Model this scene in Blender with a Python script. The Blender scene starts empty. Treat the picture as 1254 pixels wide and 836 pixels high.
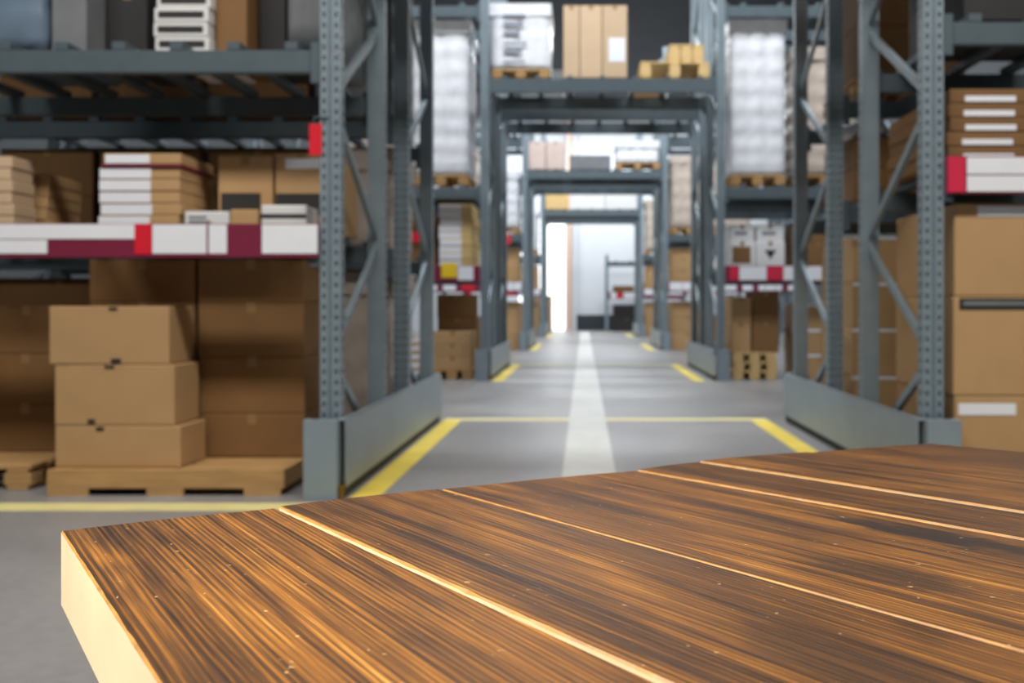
import bpy, bmesh, math, random
from mathutils import Vector
random.seed(7)
S = bpy.context.scene
COL = S.collection

# ------------------------------------------------------------------ camera, world, lights, exposure
F = 1219.0            # focal length in pixels of the 1254 px wide frame
EYE = 0.88            # eye height (m); camera at x=0, y=0, looking straight down +Y
VX, VY = 715.0, 374.0 # where the aisle vanishes
cam = bpy.data.cameras.new('camera')
cam.sensor_width = 36.0
cam.lens = 36.0 * F / 1254.0
cam.shift_x = -(VX - 627.0) / 1254.0
cam.shift_y = -(418.0 - VY) / 1254.0
cam.clip_start = 0.02
cam.dof.use_dof = True
cam.dof.focus_distance = 0.60
cam.dof.aperture_fstop = 10.0
cam_o = bpy.data.objects.new('camera', cam)
cam_o.location = (0, 0, EYE)
cam_o.rotation_euler = (math.pi / 2, 0, 0)
COL.objects.link(cam_o)
S.camera = cam_o
S.view_settings.view_transform = 'Standard'
S.view_settings.look = 'None'
S.view_settings.exposure = 0.0
S.view_settings.gamma = 1.0
S.view_settings.use_curve_mapping = False

w = bpy.data.worlds.new('world'); S.world = w; w.use_nodes = True
w.node_tree.nodes['Background'].inputs[0].default_value = (0.80, 0.90, 1.0, 1)
w.node_tree.nodes['Background'].inputs[1].default_value = 0.07

def area(name, loc, sx, sy, power, color, rot=(0, 0, 0), spread=math.pi):
    l = bpy.data.lights.new(name, 'AREA'); l.shape = 'RECTANGLE'; l.size = sx; l.size_y = sy
    l.energy = power; l.color = color; l.spread = spread
    o = bpy.data.objects.new(name, l); o.location = loc; o.rotation_euler = rot
    COL.objects.link(o); return o
COOL = (0.93, 0.97, 1.0)
area('aisle_lamp', (-0.2, 1.35, 6.0), 9, 0.6, 640, (1.0, 0.96, 0.9))
area('aisle_lamp', (0.2, 9.6, 7.6), 9, 0.8, 700, COOL)
area('aisle_lamp', (0.2, 17.2, 7.6), 9, 0.8, 720, COOL)
area('aisle_lamp', (0.2, 25.2, 7.6), 9, 0.8, 760, COOL)
area('aisle_lamp', (0.2, 32.4, 7.6), 9, 0.8, 900, COOL)
# a warm lamp to the left of the table
lp = area('table_lamp', (-1.25, 0.40, 1.75), 0.3, 0.3, 8.2, (1.0, 0.94, 0.85), spread=math.radians(70))
d_ = Vector((0.0, 0.55, 0.70)) - Vector(lp.location)
lp.rotation_euler = d_.to_track_quat('-Z', 'Y').to_euler()

# ------------------------------------------------------------------ pixel helpers: a photo point at a known distance
def PX(px, Y): return (px - VX) / F * Y
def PZ(py, Y): return EYE - (py - VY) / F * Y

# ------------------------------------------------------------------ materials
MAT = {}
def srgb(r, g, b):
    f = lambda c: (c / 255 / 12.92) if c / 255 <= 0.04045 else ((c / 255 + 0.055) / 1.055) ** 2.4
    return (f(r), f(g), f(b), 1)
def mat(name, col, rough=0.6, metal=0.0, var=0.12, scale=6.0, stretch=(1, 1, 1), bump=0.0, rnd=0.0, spec=0.5, coat=0.0):
    m = bpy.data.materials.new(name); m.use_nodes = True
    nt = m.node_tree; N = nt.nodes; L = nt.links
    b = N['Principled BSDF']
    b.inputs['Roughness'].default_value = rough
    b.inputs['Metallic'].default_value = metal
    b.inputs['Specular IOR Level'].default_value = spec
    if coat: b.inputs['Coat Weight'].default_value = coat
    tc = N.new('ShaderNodeTexCoord'); mp = N.new('ShaderNodeMapping')
    mp.inputs['Scale'].default_value = stretch
    L.new(tc.outputs['Object'], mp.inputs['Vector'])
    n = N.new('ShaderNodeTexNoise'); n.inputs['Scale'].default_value = scale; n.inputs['Detail'].default_value = 6
    L.new(mp.outputs['Vector'], n.inputs['Vector'])
    mr = N.new('ShaderNodeMapRange'); mr.inputs[1].default_value = 0.25; mr.inputs[2].default_value = 0.75
    mr.inputs[3].default_value = 1 - var; mr.inputs[4].default_value = 1 + var
    L.new(n.outputs['Fac'], mr.inputs[0])
    val = mr.outputs[0]
    if rnd:
        oi = N.new('ShaderNodeObjectInfo')
        mr2 = N.new('ShaderNodeMapRange'); mr2.inputs[3].default_value = 1 - rnd; mr2.inputs[4].default_value = 1 + rnd
        L.new(oi.outputs['Random'], mr2.inputs[0])
        mm = N.new('ShaderNodeMath'); mm.operation = 'MULTIPLY'
        L.new(val, mm.inputs[0]); L.new(mr2.outputs[0], mm.inputs[1]); val = mm.outputs[0]
    sc = N.new('ShaderNodeVectorMath'); sc.operation = 'SCALE'
    sc.inputs[0].default_value = col[:3]
    L.new(val, sc.inputs['Scale'])
    L.new(sc.outputs[0], b.inputs['Base Color'])
    if bump:
        bp = N.new('ShaderNodeBump'); bp.inputs['Strength'].default_value = bump; bp.inputs['Distance'].default_value = 0.004
        L.new(n.outputs['Fac'], bp.inputs['Height']); L.new(bp.outputs['Normal'], b.inputs['Normal'])
    MAT[name] = m
    return m
mat('post_steel', srgb(134, 149, 158), 0.42, 0.25, 0.08, 9)
mat('steel', srgb(88, 101, 108), 0.42, 0.25, 0.08, 9)
mat('guard_steel', srgb(144, 158, 167), 0.38, 0.25, 0.06, 5)
mat('dark_steel', srgb(52, 60, 64), 0.5, 0.3, 0.1, 9)
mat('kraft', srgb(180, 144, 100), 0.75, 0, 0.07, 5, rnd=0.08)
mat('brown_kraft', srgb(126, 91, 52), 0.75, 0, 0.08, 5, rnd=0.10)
mat('pale_kraft', srgb(202, 174, 142), 0.75, 0, 0.06, 5, rnd=0.06)
mat('pink_carton', srgb(206, 186, 178), 0.7, 0, 0.1, 5)
mat('tape', srgb(150, 116, 76), 0.4, 0, 0.05, 5)
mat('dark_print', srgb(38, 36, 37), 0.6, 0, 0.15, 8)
mat('grey_print', srgb(128, 134, 146), 0.6, 0, 0.15, 8)
mat('white_card', srgb(232, 234, 240), 0.55, 0, 0.03, 8)
mat('white_carton', srgb(222, 222, 222), 0.6, 0, 0.05, 4, rnd=0.04)
mat('white_wrap', srgb(228, 230, 236), 0.3, 0, 0.10, 9, bump=0.5)
mat('beige_wrap', srgb(196, 182, 170), 0.3, 0, 0.14, 7, bump=0.5)
mat('blue_wrap', srgb(104, 122, 140), 0.3, 0, 0.2, 5, bump=0.5)
mat('grey_plastic', srgb(116, 119, 122), 0.45, 0, 0.15, 6)
mat('red_plastic', srgb(214, 32, 50), 0.4, 0, 0.05, 6)
mat('pink_red', srgb(206, 40, 72), 0.45, 0, 0.06, 6)
mat('burgundy', srgb(120, 28, 58), 0.5, 0, 0.06, 6)
mat('yellow_card', srgb(236, 200, 40), 0.5, 0, 0.05, 6)
mat('pallet_wood', srgb(176, 138, 88), 0.75, 0, 0.2, 5, (1, 8, 8), bump=0.2, rnd=0.05)
mat('yellow_wood', srgb(214, 182, 124), 0.7, 0, 0.15, 5, (1, 8, 8), bump=0.2)
mat('column_paint', srgb(218, 186, 168), 0.6, 0, 0.04, 2)
mat('wall_paint', srgb(212, 216, 222), 0.7, 0, 0.06, 0.7)
mat('side_paint', srgb(70, 74, 78), 0.8, 0, 0.1, 0.7)
mat('slot_black', srgb(20, 20, 20), 0.6, 0, 0.1, 6)  # near-black for the shaded slot under the guards
mat('brass', srgb(140, 112, 60), 0.4, 0.8, 0.1, 9)
mat('line_white', srgb(196, 196, 192), 0.55, 0, 0.10, 5, bump=0.1)
mat('line_yellow', srgb(232, 206, 76), 0.55, 0, 0.12, 5, bump=0.1)
mat('line_pale', srgb(226, 216, 150), 0.55, 0, 0.12, 5, bump=0.1)

def daylight():
    m = bpy.data.materials.new('daylight'); m.use_nodes = True
    b = m.node_tree.nodes['Principled BSDF']
    b.inputs['Base Color'].default_value = (0.9, 0.9, 0.9, 1)
    b.inputs['Emission Color'].default_value = (0.95, 0.98, 1, 1)
    b.inputs['Emission Strength'].default_value = 1.6
    MAT['daylight'] = m
daylight()

def concrete():
    m = bpy.data.materials.new('concrete'); m.use_nodes = True
    nt = m.node_tree; N = nt.nodes; L = nt.links; b = N['Principled BSDF']
    tc = N.new('ShaderNodeTexCoord')
    n1 = N.new('ShaderNodeTexNoise'); n1.inputs['Scale'].default_value = 0.8; n1.inputs['Detail'].default_value = 8
    n2 = N.new('ShaderNodeTexNoise'); n2.inputs['Scale'].default_value = 22; n2.inputs['Detail'].default_value = 5
    for n in (n1, n2): L.new(tc.outputs['Object'], n.inputs['Vector'])
    mx = N.new('ShaderNodeMath'); mx.operation = 'MULTIPLY_ADD'; mx.inputs[1].default_value = 0.35
    L.new(n2.outputs['Fac'], mx.inputs[0]); L.new(n1.outputs['Fac'], mx.inputs[2])
    cr = N.new('ShaderNodeValToRGB')
    cr.color_ramp.elements[0].position = 0.35; cr.color_ramp.elements[0].color = srgb(108, 107, 109)
    cr.color_ramp.elements[1].position = 0.95; cr.color_ramp.elements[1].color = srgb(152, 150, 150)
    L.new(mx.outputs[0], cr.inputs[0]); L.new(cr.outputs[0], b.inputs['Base Color'])
    mr = N.new('ShaderNodeMapRange'); mr.inputs[3].default_value = 0.28; mr.inputs[4].default_value = 0.5
    L.new(n1.outputs['Fac'], mr.inputs[0]); L.new(mr.outputs[0], b.inputs['Roughness'])
    MAT['concrete'] = m
concrete()

def table_wood():
    """stained boards, grain along U (metres) of each board's UV map"""
    m = bpy.data.materials.new('stained_wood'); m.use_nodes = True
    nt = m.node_tree; N = nt.nodes; L = nt.links; b = N['Principled BSDF']
    uv = N.new('ShaderNodeUVMap'); oi = N.new('ShaderNodeObjectInfo')
    add = N.new('ShaderNodeVectorMath'); add.operation = 'ADD'
    cx = N.new('ShaderNodeCombineXYZ'); m10 = N.new('ShaderNodeMath'); m10.operation = 'MULTIPLY'; m10.inputs[1].default_value = 37
    L.new(oi.outputs['Random'], m10.inputs[0]); L.new(m10.outputs[0], cx.inputs[0]); L.new(m10.outputs[0], cx.inputs[1]); L.new(m10.outputs[0], cx.inputs[2])
    L.new(uv.outputs[0], add.inputs[0]); L.new(cx.outputs[0], add.inputs[1])
    def tex(sx, sy, det, dist=0.0, rough=0.6):
        mp = N.new('ShaderNodeMapping'); mp.inputs['Scale'].default_value = (sx, sy, 1)
        L.new(add.outputs[0], mp.inputs['Vector'])
        n = N.new('ShaderNodeTexNoise'); n.inputs['Scale'].default_value = 1; n.inputs['Detail'].default_value = det
        n.inputs['Distortion'].default_value = dist; n.inputs['Roughness'].default_value = rough
        L.new(mp.outputs[0], n.inputs['Vector']); return n.outputs['Fac']
    def mad(a, k, c):
        n = N.new('ShaderNodeMath'); n.operation = 'MULTIPLY_ADD'; n.inputs[1].default_value = k
        L.new(a, n.inputs[0])
        if isinstance(c, float): n.inputs[2].default_value = c
        else: L.new(c, n.inputs[2])
        return n.outputs[0]
    big = tex(2.0, 14, 3, 0.8); mid = tex(2.6, 120, 4, 0.35); fine = tex(7, 480, 4, 0.2, 0.7)
    pores = tex(45, 800, 2); blotch = tex(9, 22, 3, 0.5)
    mp = N.new('ShaderNodeMapping'); mp.inputs['Scale'].default_value = (0.05, 1, 1); L.new(add.outputs[0], mp.inputs['Vector'])
    wv = N.new('ShaderNodeTexWave'); wv.bands_direction = 'Y'; wv.inputs['Scale'].default_value = 84
    wv.inputs['Distortion'].default_value = 7.0; wv.inputs['Detail'].default_value = 3; wv.inputs['Detail Scale'].default_value = 0.6
    L.new(mp.outputs[0], wv.inputs['Vector']); ring = wv.outputs['Fac']
    g = mad(big, 0.38, mad(mid, 0.42, mad(fine, 0.60, mad(ring, 0.11, mad(blotch, 0.22, -0.42)))))
    cr = N.new('ShaderNodeValToRGB'); e = cr.color_ramp.elements
    e[0].position = 0.26; e[0].color = srgb(30, 16, 3)
    e[1].position = 0.80; e[1].color = srgb(204, 158, 76)
    k = e.new(0.42); k.color = srgb(74, 45, 11)
    k = e.new(0.58); k.color = srgb(134, 86, 23)
    L.new(g, cr.inputs[0])
    # dark burnt stains with ragged outlines on the middle boards (object space = world metres)
    tc = N.new('ShaderNodeTexCoord')
    ragged = tex(26, 120, 4, 0.5)
    col = cr.outputs[0]
    for (sx, sy, ang, ra, rb, st) in ((0.232, 0.640, -0.86, 0.085, 0.019, 0.93), (0.165, 0.552, -0.86, 0.05, 0.022, 0.55), (0.10, 0.42, -0.9, 0.05, 0.018, 0.55)):
        mp = N.new('ShaderNodeMapping'); mp.vector_type = 'TEXTURE'
        mp.inputs['Location'].default_value = (sx, sy, 0); mp.inputs['Rotation'].default_value = (0, 0, ang)
        mp.inputs['Scale'].default_value = (ra, rb, 10)
        L.new(tc.outputs['Object'], mp.inputs['Vector'])
        ln = N.new('ShaderNodeVectorMath'); ln.operation = 'LENGTH'; L.new(mp.outputs[0], ln.inputs[0])
        s2 = mad(ragged, 1.9, -0.95)
        ad = N.new('ShaderNodeMath'); ad.operation = 'ADD'; L.new(ln.outputs['Value'], ad.inputs[0]); L.new(s2, ad.inputs[1])
        mr = N.new('ShaderNodeMapRange'); mr.inputs[1].default_value = 1.35; mr.inputs[2].default_value = 0.65
        mr.inputs[3].default_value = 0; mr.inputs[4].default_value = st
        L.new(ad.outputs[0], mr.inputs[0])
        mix = N.new('ShaderNodeMixRGB'); mix.inputs[2].default_value = srgb(22, 14, 9)
        L.new(mr.outputs[0], mix.inputs[0]); L.new(col, mix.inputs[1]); col = mix.outputs[0]
    # tiny pale scuffs
    sp = N.new('ShaderNodeTexNoise'); sp.inputs['Scale'].default_value = 210; sp.inputs['Detail'].default_value = 1
    L.new(tc.outputs['Object'], sp.inputs['Vector'])
    sr = N.new('ShaderNodeMapRange'); sr.inputs[1].default_value = 0.76; sr.inputs[2].default_value = 0.80; sr.inputs[4].default_value = 0.6
    L.new(sp.outputs['Fac'], sr.inputs[0])
    mix = N.new('ShaderNodeMixRGB'); mix.inputs[2].default_value = srgb(214, 182, 132)
    L.new(sr.outputs[0], mix.inputs[0]); L.new(col, mix.inputs[1])
    tone = N.new('ShaderNodeMixRGB'); tone.blend_type = 'MULTIPLY'; tone.inputs[0].default_value = 1
    L.new(mix.outputs[0], tone.inputs[1]); L.new(oi.outputs['Color'], tone.inputs[2])
    L.new(tone.outputs[0], b.inputs['Base Color'])
    rr = N.new('ShaderNodeMapRange'); rr.inputs[3].default_value = 0.30; rr.inputs[4].default_value = 0.55; b.inputs['Specular IOR Level'].default_value = 0.28
    L.new(mid, rr.inputs[0]); L.new(rr.outputs[0], b.inputs['Roughness'])
    bp = N.new('ShaderNodeBump'); bp.inputs['Strength'].default_value = 0.55; bp.inputs['Distance'].default_value = 0.0016
    L.new(mad(fine, 0.6, mad(mid, 0.8, mad(pores, 0.25, mad(ring, 0.2, 0.0)))), bp.inputs['Height']); L.new(bp.outputs[0], b.inputs['Normal'])
    MAT['stained_wood'] = m
table_wood()
mat('raw_wood', srgb(212, 192, 156), 0.65, 0, 0.10, 14, (1, 1, 1), bump=0.25)
mat('worn_edge', srgb(156, 108, 36), 0.5, 0, 0.4, 60, (1, 1, 1), bump=0.3)

# ------------------------------------------------------------------ mesh helpers
class MB:
    def __init__(s): s.v = []; s.f = []
    def box(s, x0, x1, y0, y1, z0, z1):
        n = len(s.v)
        s.v += [(x0, y0, z0), (x1, y0, z0), (x1, y1, z0), (x0, y1, z0), (x0, y0, z1), (x1, y0, z1), (x1, y1, z1), (x0, y1, z1)]
        s.f += [tuple(n + i for i in q) for q in ((0, 3, 2, 1), (4, 5, 6, 7), (0, 1, 5, 4), (1, 2, 6, 5), (2, 3, 7, 6), (3, 0, 4, 7))]
        return s
    def quad(s, a, b, c, d):
        n = len(s.v); s.v += [tuple(a), tuple(b), tuple(c), tuple(d)]; s.f.append((n, n + 1, n + 2, n + 3))
    def bar(s, p, q, wx, wy):
        """rectangular bar from p to q in the YZ plane (x thickness wx, other thickness wy)"""
        p = Vector(p); q = Vector(q); t = (q - p).normalized(); up = Vector((1, 0, 0)); n_ = t.cross(up).normalized()
        n = len(s.v)
        for c in (p, q):
            for (a, b) in ((-1, -1), (1, -1), (1, 1), (-1, 1)):
                s.v.append(tuple(c + up * a * wx / 2 + n_ * b * wy / 2))
        s.f += [tuple(n + i for i in fq) for fq in ((0, 1, 2, 3), (7, 6, 5, 4), (0, 4, 5, 1), (1, 5, 6, 2), (2, 6, 7, 3), (3, 7, 4, 0))]
        return s
    def cyl(s, c, r, h, axis='z', n=14):
        b0 = len(s.v)
        for k in (0, 1):
            for i in range(n):
                a = 2 * math.pi * i / n; u, v_ = r * math.cos(a), r * math.sin(a); t = k * h
                s.v.append({'z': (c[0] + u, c[1] + v_, c[2] + t), 'y': (c[0] + u, c[1] + t, c[2] + v_), 'x': (c[0] + t, c[1] + u, c[2] + v_)}[axis])
        for i in range(n):
            j = (i + 1) % n; s.f.append((b0 + i, b0 + j, b0 + n + j, b0 + n + i))
        s.f.append(tuple(b0 + i for i in reversed(range(n)))); s.f.append(tuple(b0 + n + i for i in range(n)))
        return s
    def mesh(s, name, m, bevel=0.0, seg=1):
        me = bpy.data.meshes.new(name); me.from_pydata(s.v, [], s.f); me.update()
        bm = bmesh.new(); bm.from_mesh(me)
        bmesh.ops.recalc_face_normals(bm, faces=bm.faces)
        if bevel: bmesh.ops.bevel(bm, geom=[e for e in bm.edges], offset=bevel, segments=seg, affect='EDGES', profile=0.5)
        bm.to_mesh(me); bm.free()
        me.materials.append(MAT[m]); return me
def put(name, me, parent=None, loc=(0, 0, 0), rz=0):
    o = bpy.data.objects.new(name, me); COL.objects.link(o)
    o.location = loc; o.rotation_euler = (0, 0, rz)
    if parent: o.parent = parent
    return o
def tag(o, label, cat, group=None):
    o['label'] = label; o['category'] = cat
    if group: o['group'] = group
    return o
def empty(name, loc, label, cat, group=None):
    o = bpy.data.objects.new(name, None); COL.objects.link(o); o.location = loc
    o.empty_display_size = 0.1
    return tag(o, label, cat, group)
def struct(name, mb, m, bevel=0):
    o = put(name, mb.mesh(name, m, bevel)); o['kind'] = 'structure'; return o
CACHE = {}
def cached(key, fn):
    if key not in CACHE: CACHE[key] = fn()
    return CACHE[key]

# ------------------------------------------------------------------ the setting
XMIN, XMAX, YMIN, YMAX, ZC = -7.5, 6.5, -6.0, 35.2, 8.4
struct('floor', MB().box(XMIN, XMAX, YMIN, YMAX + 0.2, -0.2, 0), 'concrete')
struct('ceiling', MB().box(XMIN, XMAX, YMIN, YMAX, ZC, ZC + 0.2), 'side_paint')
struct('wall_left', MB().box(XMIN - 0.2, XMIN, YMIN, YMAX + 0.2, -0.2, ZC + 0.2), 'side_paint')
struct('wall_right', MB().box(XMAX, XMAX + 0.2, YMIN, YMAX + 0.2, -0.2, ZC + 0.2), 'side_paint')
wb = MB()
DX0, DX1, DZ = -2.3, -0.66, 4.2         # daylight doorway in the far wall
wb.box(XMIN, DX0, YMAX, YMAX + 0.2, 0, ZC); wb.box(DX1, XMAX, YMAX, YMAX + 0.2, 0, ZC); wb.box(DX0, DX1, YMAX, YMAX + 0.2, DZ, ZC)
struct('wall_far', wb, 'wall_paint')
dr = MB()
for k in range(7): dr.box(DX0, DX1, YMAX + 0.08, YMAX + 0.13, k * 0.6 + 0.004, k * 0.6 + 0.596)
struct('door_1', dr, 'daylight')
struct('trim_1', MB().box(-0.035 - 0.078, 0.21 - 0.042, -1.5, 33.0, 0, 0.002), 'line_white')
YR = [4.6, 11.73, 19.7, 27.9]            # fronts of the four double rows
n = 2
def line(x0, x1, y0, y1, m):
    global n
    struct('trim_%d' % n, MB().box(x0, x1, y0, y1, 0, 0.002), m); n += 1
line(-7, -0.114, 4.27, 4.43, 'line_pale')
line(0.17, 5.9, 4.27, 4.43, 'line_pale')
for y in YR:
    line(-1.07, -0.94, y - 0.17, y + 3.02, 'line_yellow')
    line(1.28, 1.41, y - 0.17, y + 3.02, 'line_yellow')
    line(-1.07, -0.114, y + 3.02, y + 3.16, 'line_pale')
    line(0.17, 1.41, y + 3.02, y + 3.16, 'line_pale')
struct('trim_%d' % n, MB().box(-0.28, 6.4, YMAX - 0.08, YMAX, 0, 0.55), 'dark_steel')

# ------------------------------------------------------------------ pallet racks
PW, PD = 0.095, 0.075     # post width / depth
def post_mesh(h, perforated):
    def mk():
        b = MB()
        def panel(o, u, v, wid, cols):
            o = Vector(o); u = Vector(u); v = Vector(v)
            if not perforated:
                b.quad(o, o + u * wid, o + u * wid + v * h, o + v * h); return
            pitch = 0.05; nz = int(h / pitch); cw = wid / cols; hw, hh = min(0.011, cw * .4), 0.022
            for c in range(cols):
                for k in range(nz):
                    p = o + u * (c * cw) + v * (k * pitch); q = [p, p + u * cw, p + u * cw + v * pitch, p + v * pitch]
                    ce = p + u * cw / 2 + v * pitch / 2
                    i = [ce - u * hw / 2 - v * hh / 2, ce + u * hw / 2 - v * hh / 2, ce + u * hw / 2 + v * hh / 2, ce - u * hw / 2 + v * hh / 2]
                    for a in range(4): b.quad(q[a], q[(a + 1) % 4], i[(a + 1) % 4], i[a])
        hw = PW / 2
        # front face: two perforated flats with a groove between, perforated sides, back closed to keep the holes dark
        gw = 0.009
        panel((-hw, 0, 0), (1, 0, 0), (0, 0, 1), hw - gw, 1)
        panel((gw, 0, 0), (1, 0, 0), (0, 0, 1), hw - gw, 1)
        b.quad((-gw, 0, 0), (-gw, .012, 0), (-gw, .012, h), (-gw, 0, h)); b.quad((gw, .012, 0), (gw, 0, 0), (gw, 0, h), (gw, .012, h))
        b.quad((-gw, .012, 0), (gw, .012, 0), (gw, .012, h), (-gw, .012, h))
        for sx in (-1, 1):
            panel((sx * hw, 0, 0), (0, 1, 0), (0, 0, 1), PD, 2)
            b.quad((sx * hw, PD, 0), (0, PD, 0), (0, PD, h), (sx * hw, PD, h))
        me = b.mesh('post', 'post_steel')
        return me
    return cached(('post', h, perforated), mk)
def brace_mesh(y0, z0, y1, z1):
    return cached(('brace', round(y0, 3), round(z0, 3), round(y1, 3), round(z1, 3)),
                  lambda: MB().bar((0, y0, z0), (0, y1, z1), 0.028, 0.042).mesh('brace', 'post_steel', 0.003))
def rack(name, xa, xb, y0, dep, levels, h, label, group, frames=(True, True), perf=True, ncross=9, feet=True):
    """one bay: upright frames at xa and xb, levels = [(deck height, beam height, strip cards or None)]"""
    xm = (xa + xb) / 2
    r = empty(name, (xm, y0, 0), label, 'rack', group)
    for fx, use in zip((xa, xb), frames):
        if not use: continue
        x = fx - xm
        put('post', post_mesh(h, perf), r, (x, 0, 0)); put('post', post_mesh(h, perf), r, (x, dep, 0), math.pi)
        k = 0; z = 0.06
        while z + 0.6 < h:
            a, b_ = (dep - .04, .04) if k % 2 == 0 else (.04, dep - .04)
            put('brace', brace_mesh(a, z, b_, z + 0.56), r, (x, 0, 0)); z += 0.6; k += 1
        for yy in (0.0, dep - 0.1):
            put('foot_plate', cached('foot', lambda: MB().box(-.047, .047, 0, .1, 0, .012).mesh('foot_plate', 'steel', .002)), r, (x, yy, 0))
    L2 = (xb - xa) / 2 - PW / 2 - .001
    for (zd, bh, strip) in levels:
        zt = zd - 0.04
        for yy in (0.0, dep - 0.05):
            bm_ = put('beam', cached(('beam', L2, bh), lambda: MB().box(-L2, L2, 0, .05, -bh, 0).mesh('beam', 'steel', .004)), r, (0, yy, zt))
            for sx in (-1, 1):
                put('beam_bracket', cached(('brk', bh), lambda: MB().box(-.02, .02, 0, .01, -bh - .05, .035).mesh('beam_bracket', 'steel', .002)), bm_,
                    (sx * (L2 - .02), -0.0105 if yy == 0 else .0505, 0))
        cb = cached(('cross', dep, ), lambda: MB().box(-.03, .03, 0, dep, 0, .04).mesh('crossbar', 'steel', .003))
        for i in range(ncross):
            put('crossbar', cb, r, (-L2 + (i + .5) * 2 * L2 / ncross, 0, zt))
        if strip:
            sp, cards = strip
            z0, z1 = sp
            st = put('label_strip', MB().box(-L2, L2, -.03, -.012, z0, z1).mesh('label_strip', 'burgundy', .002), r)
            for (c0, c1, f0, f1, m) in cards:
                pc = put('price_card', MB().box(c0 - xm, c1 - xm, -.0335, -.0305, z0 + (z1 - z0) * f0, z0 + (z1 - z0) * f1).mesh('price_card', m), st)
    return r
def cards_px(lst, Y): return [(PX(a, Y), PX(b, Y), f0, f1, m) for (a, b, f0, f1, m) in lst]

XL, XR, BAY = -1.172, 1.615, 2.76
DEP, GAP = 1.08, 0.70
YA = lambda i: YR[i]
YB = lambda i: YR[i] + 1.78
H = 6.0
W_, B_, R_, Y_ = 'white_card', 'burgundy', 'red_plastic', 'yellow_card'
Y0 = 4.57
strip1L = cards_px([(-420, -260, .12, .95, W_), (-180, 58, .12, .52, W_), (-180, 165, .55, .98, W_), (165, 186, .1, .98, R_), (187, 253, .12, .97, W_), (256, 278, .12, .97, W_), (321, 389, .12, .97, W_)], Y0)
strip1R = cards_px([(1161, 1182, .04, .97, 'pink_red'), (1184, 1300, .06, .48, W_), (1184, 1300, .52, .96, W_), (1330, 1420, .06, .96, W_)], Y0)
GR = 'steel pallet racks of the warehouse'
rows = ['nearest', 'second', 'third', 'farthest']
rack('pallet_rack', XL - BAY, XL, YA(0), DEP, [(1.25, .1, ((1.10, 1.256), strip1L)), (2.10, .105, None), (4.4, .12, None)], H,
     'nearest grey steel rack bay on the left, edged with white and burgundy price cards', GR, ncross=10)
rack('pallet_rack', XL - BAY, XL, YB(0), DEP, [(1.25, .1, None), (2.10, .105, None), (4.4, .12, None)], H,
     'grey steel rack bay standing back to back behind the nearest left rack', GR)
rack('pallet_rack', XR, XR + BAY, YA(0), DEP, [(1.56, .11, ((1.393, 1.567), strip1R)), (2.23, .105, None), (4.4, .12, None)], H,
     'nearest grey steel rack bay on the right, edged with a red and white strip', GR)
rack('pallet_rack', XR, XR + BAY, YB(0), DEP, [(1.56, .11, None), (2.23, .105, None), (4.4, .12, None)], H,
     'grey steel rack bay standing back to back behind the nearest right rack', GR)
def gen_cards(xa, xb, Y, seed, extra=()):
    rr = random.Random(seed); out = []; x = xa + .08
    while x < xb - .2:
        wd = rr.choice((.12, .25, .35, .2)); out.append((x, min(x + wd, xb - .06), .1, .95, rr.choice((W_, W_, W_, R_ if wd < .3 else W_)))); x += wd + rr.choice((.01, .01, .12))
    return out
for i in range(1, 4):
    zs = (1.16, 1.35)
    y = YA(i)
    cl = gen_cards(XL - BAY, XL, y, i); cr_ = gen_cards(XR, XR + BAY, y, i + 20)
    if i == 1:
        cl = [(PX(370, y), PX(480, y), .1, .95, W_), (PX(484, y), PX(516, y), .1, .95, W_), (PX(541, y), PX(560, y), .25, 1.15, Y_), (PX(561, y), PX(580, y), .1, .95, W_)]
        cr_ = [(PX(893, y), PX(904, y), .1, .95, 'pink_red'), (PX(905, y), PX(938, y), .1, .95, W_), (PX(939, y), PX(958, y), .1, .95, 'pink_red'), (PX(959, y), PX(1010, y), .1, .95, W_), (PX(1014, y), PX(1060, y), .1, .95, 'pink_red')]
    lv = lambda c: [(1.34, .12, (zs, c) if c else None), (2.31, .13, None), (4.45, .13, None)]
    side = {1: 'second', 2: 'third', 3: 'farthest'}[i]
    rack('pallet_rack', XL - BAY, XL, y, DEP, lv(cl), H, 'grey steel rack bay on the left in the %s row down the aisle' % side, GR, ncross=6)
    rack('pallet_rack', XR, XR + BAY, y, DEP, lv(cr_), H, 'grey steel rack bay on the right in the %s row down the aisle' % side, GR, ncross=6)
    rack('pallet_rack', XL - BAY, XL, YB(i), DEP, lv(None), H, 'rear grey steel rack bay on the left, backing the %s row' % side, GR, perf=False, ncross=5)
    rack('pallet_rack', XR, XR + BAY, YB(i), DEP, lv(None), H, 'rear grey steel rack bay on the right, backing the %s row' % side, GR, perf=False, ncross=5)
    for yy, nm in ((y, 'front'), (YB(i), 'rear')):
        rack('rack_bridge', XL, XR, yy, DEP, [(3.59, .16, None)], H, '%s shelf of grey beams bridging the aisle in the %s row' % (nm, side), 'shelves bridging the aisle', frames=(False, False), ncross=7)
for yy, nm in ((YA(0), 'front'), (YB(0), 'rear')):
    rack('rack_bridge', XL, XR, yy, DEP, [(3.59, .16, None)], H, '%s shelf of grey beams bridging the archway overhead in the nearest row' % nm, 'shelves bridging the aisle', frames=(False, False), ncross=14)
# a lone rack by the far wall
rack('pallet_rack', 0.78, 3.4, 33.6, 1.0, [(1.3, .12, ((1.1, 1.34), [(.9, 1.1, .1, .95, W_), (1.12, 1.3, .1, .95, R_), (1.34, 1.9, .1, .95, W_)])), (2.4, .12, None)], 2.6,
     'low dark rack against the far wall, seen through the last archway', GR, perf=False, ncross=5)

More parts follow.
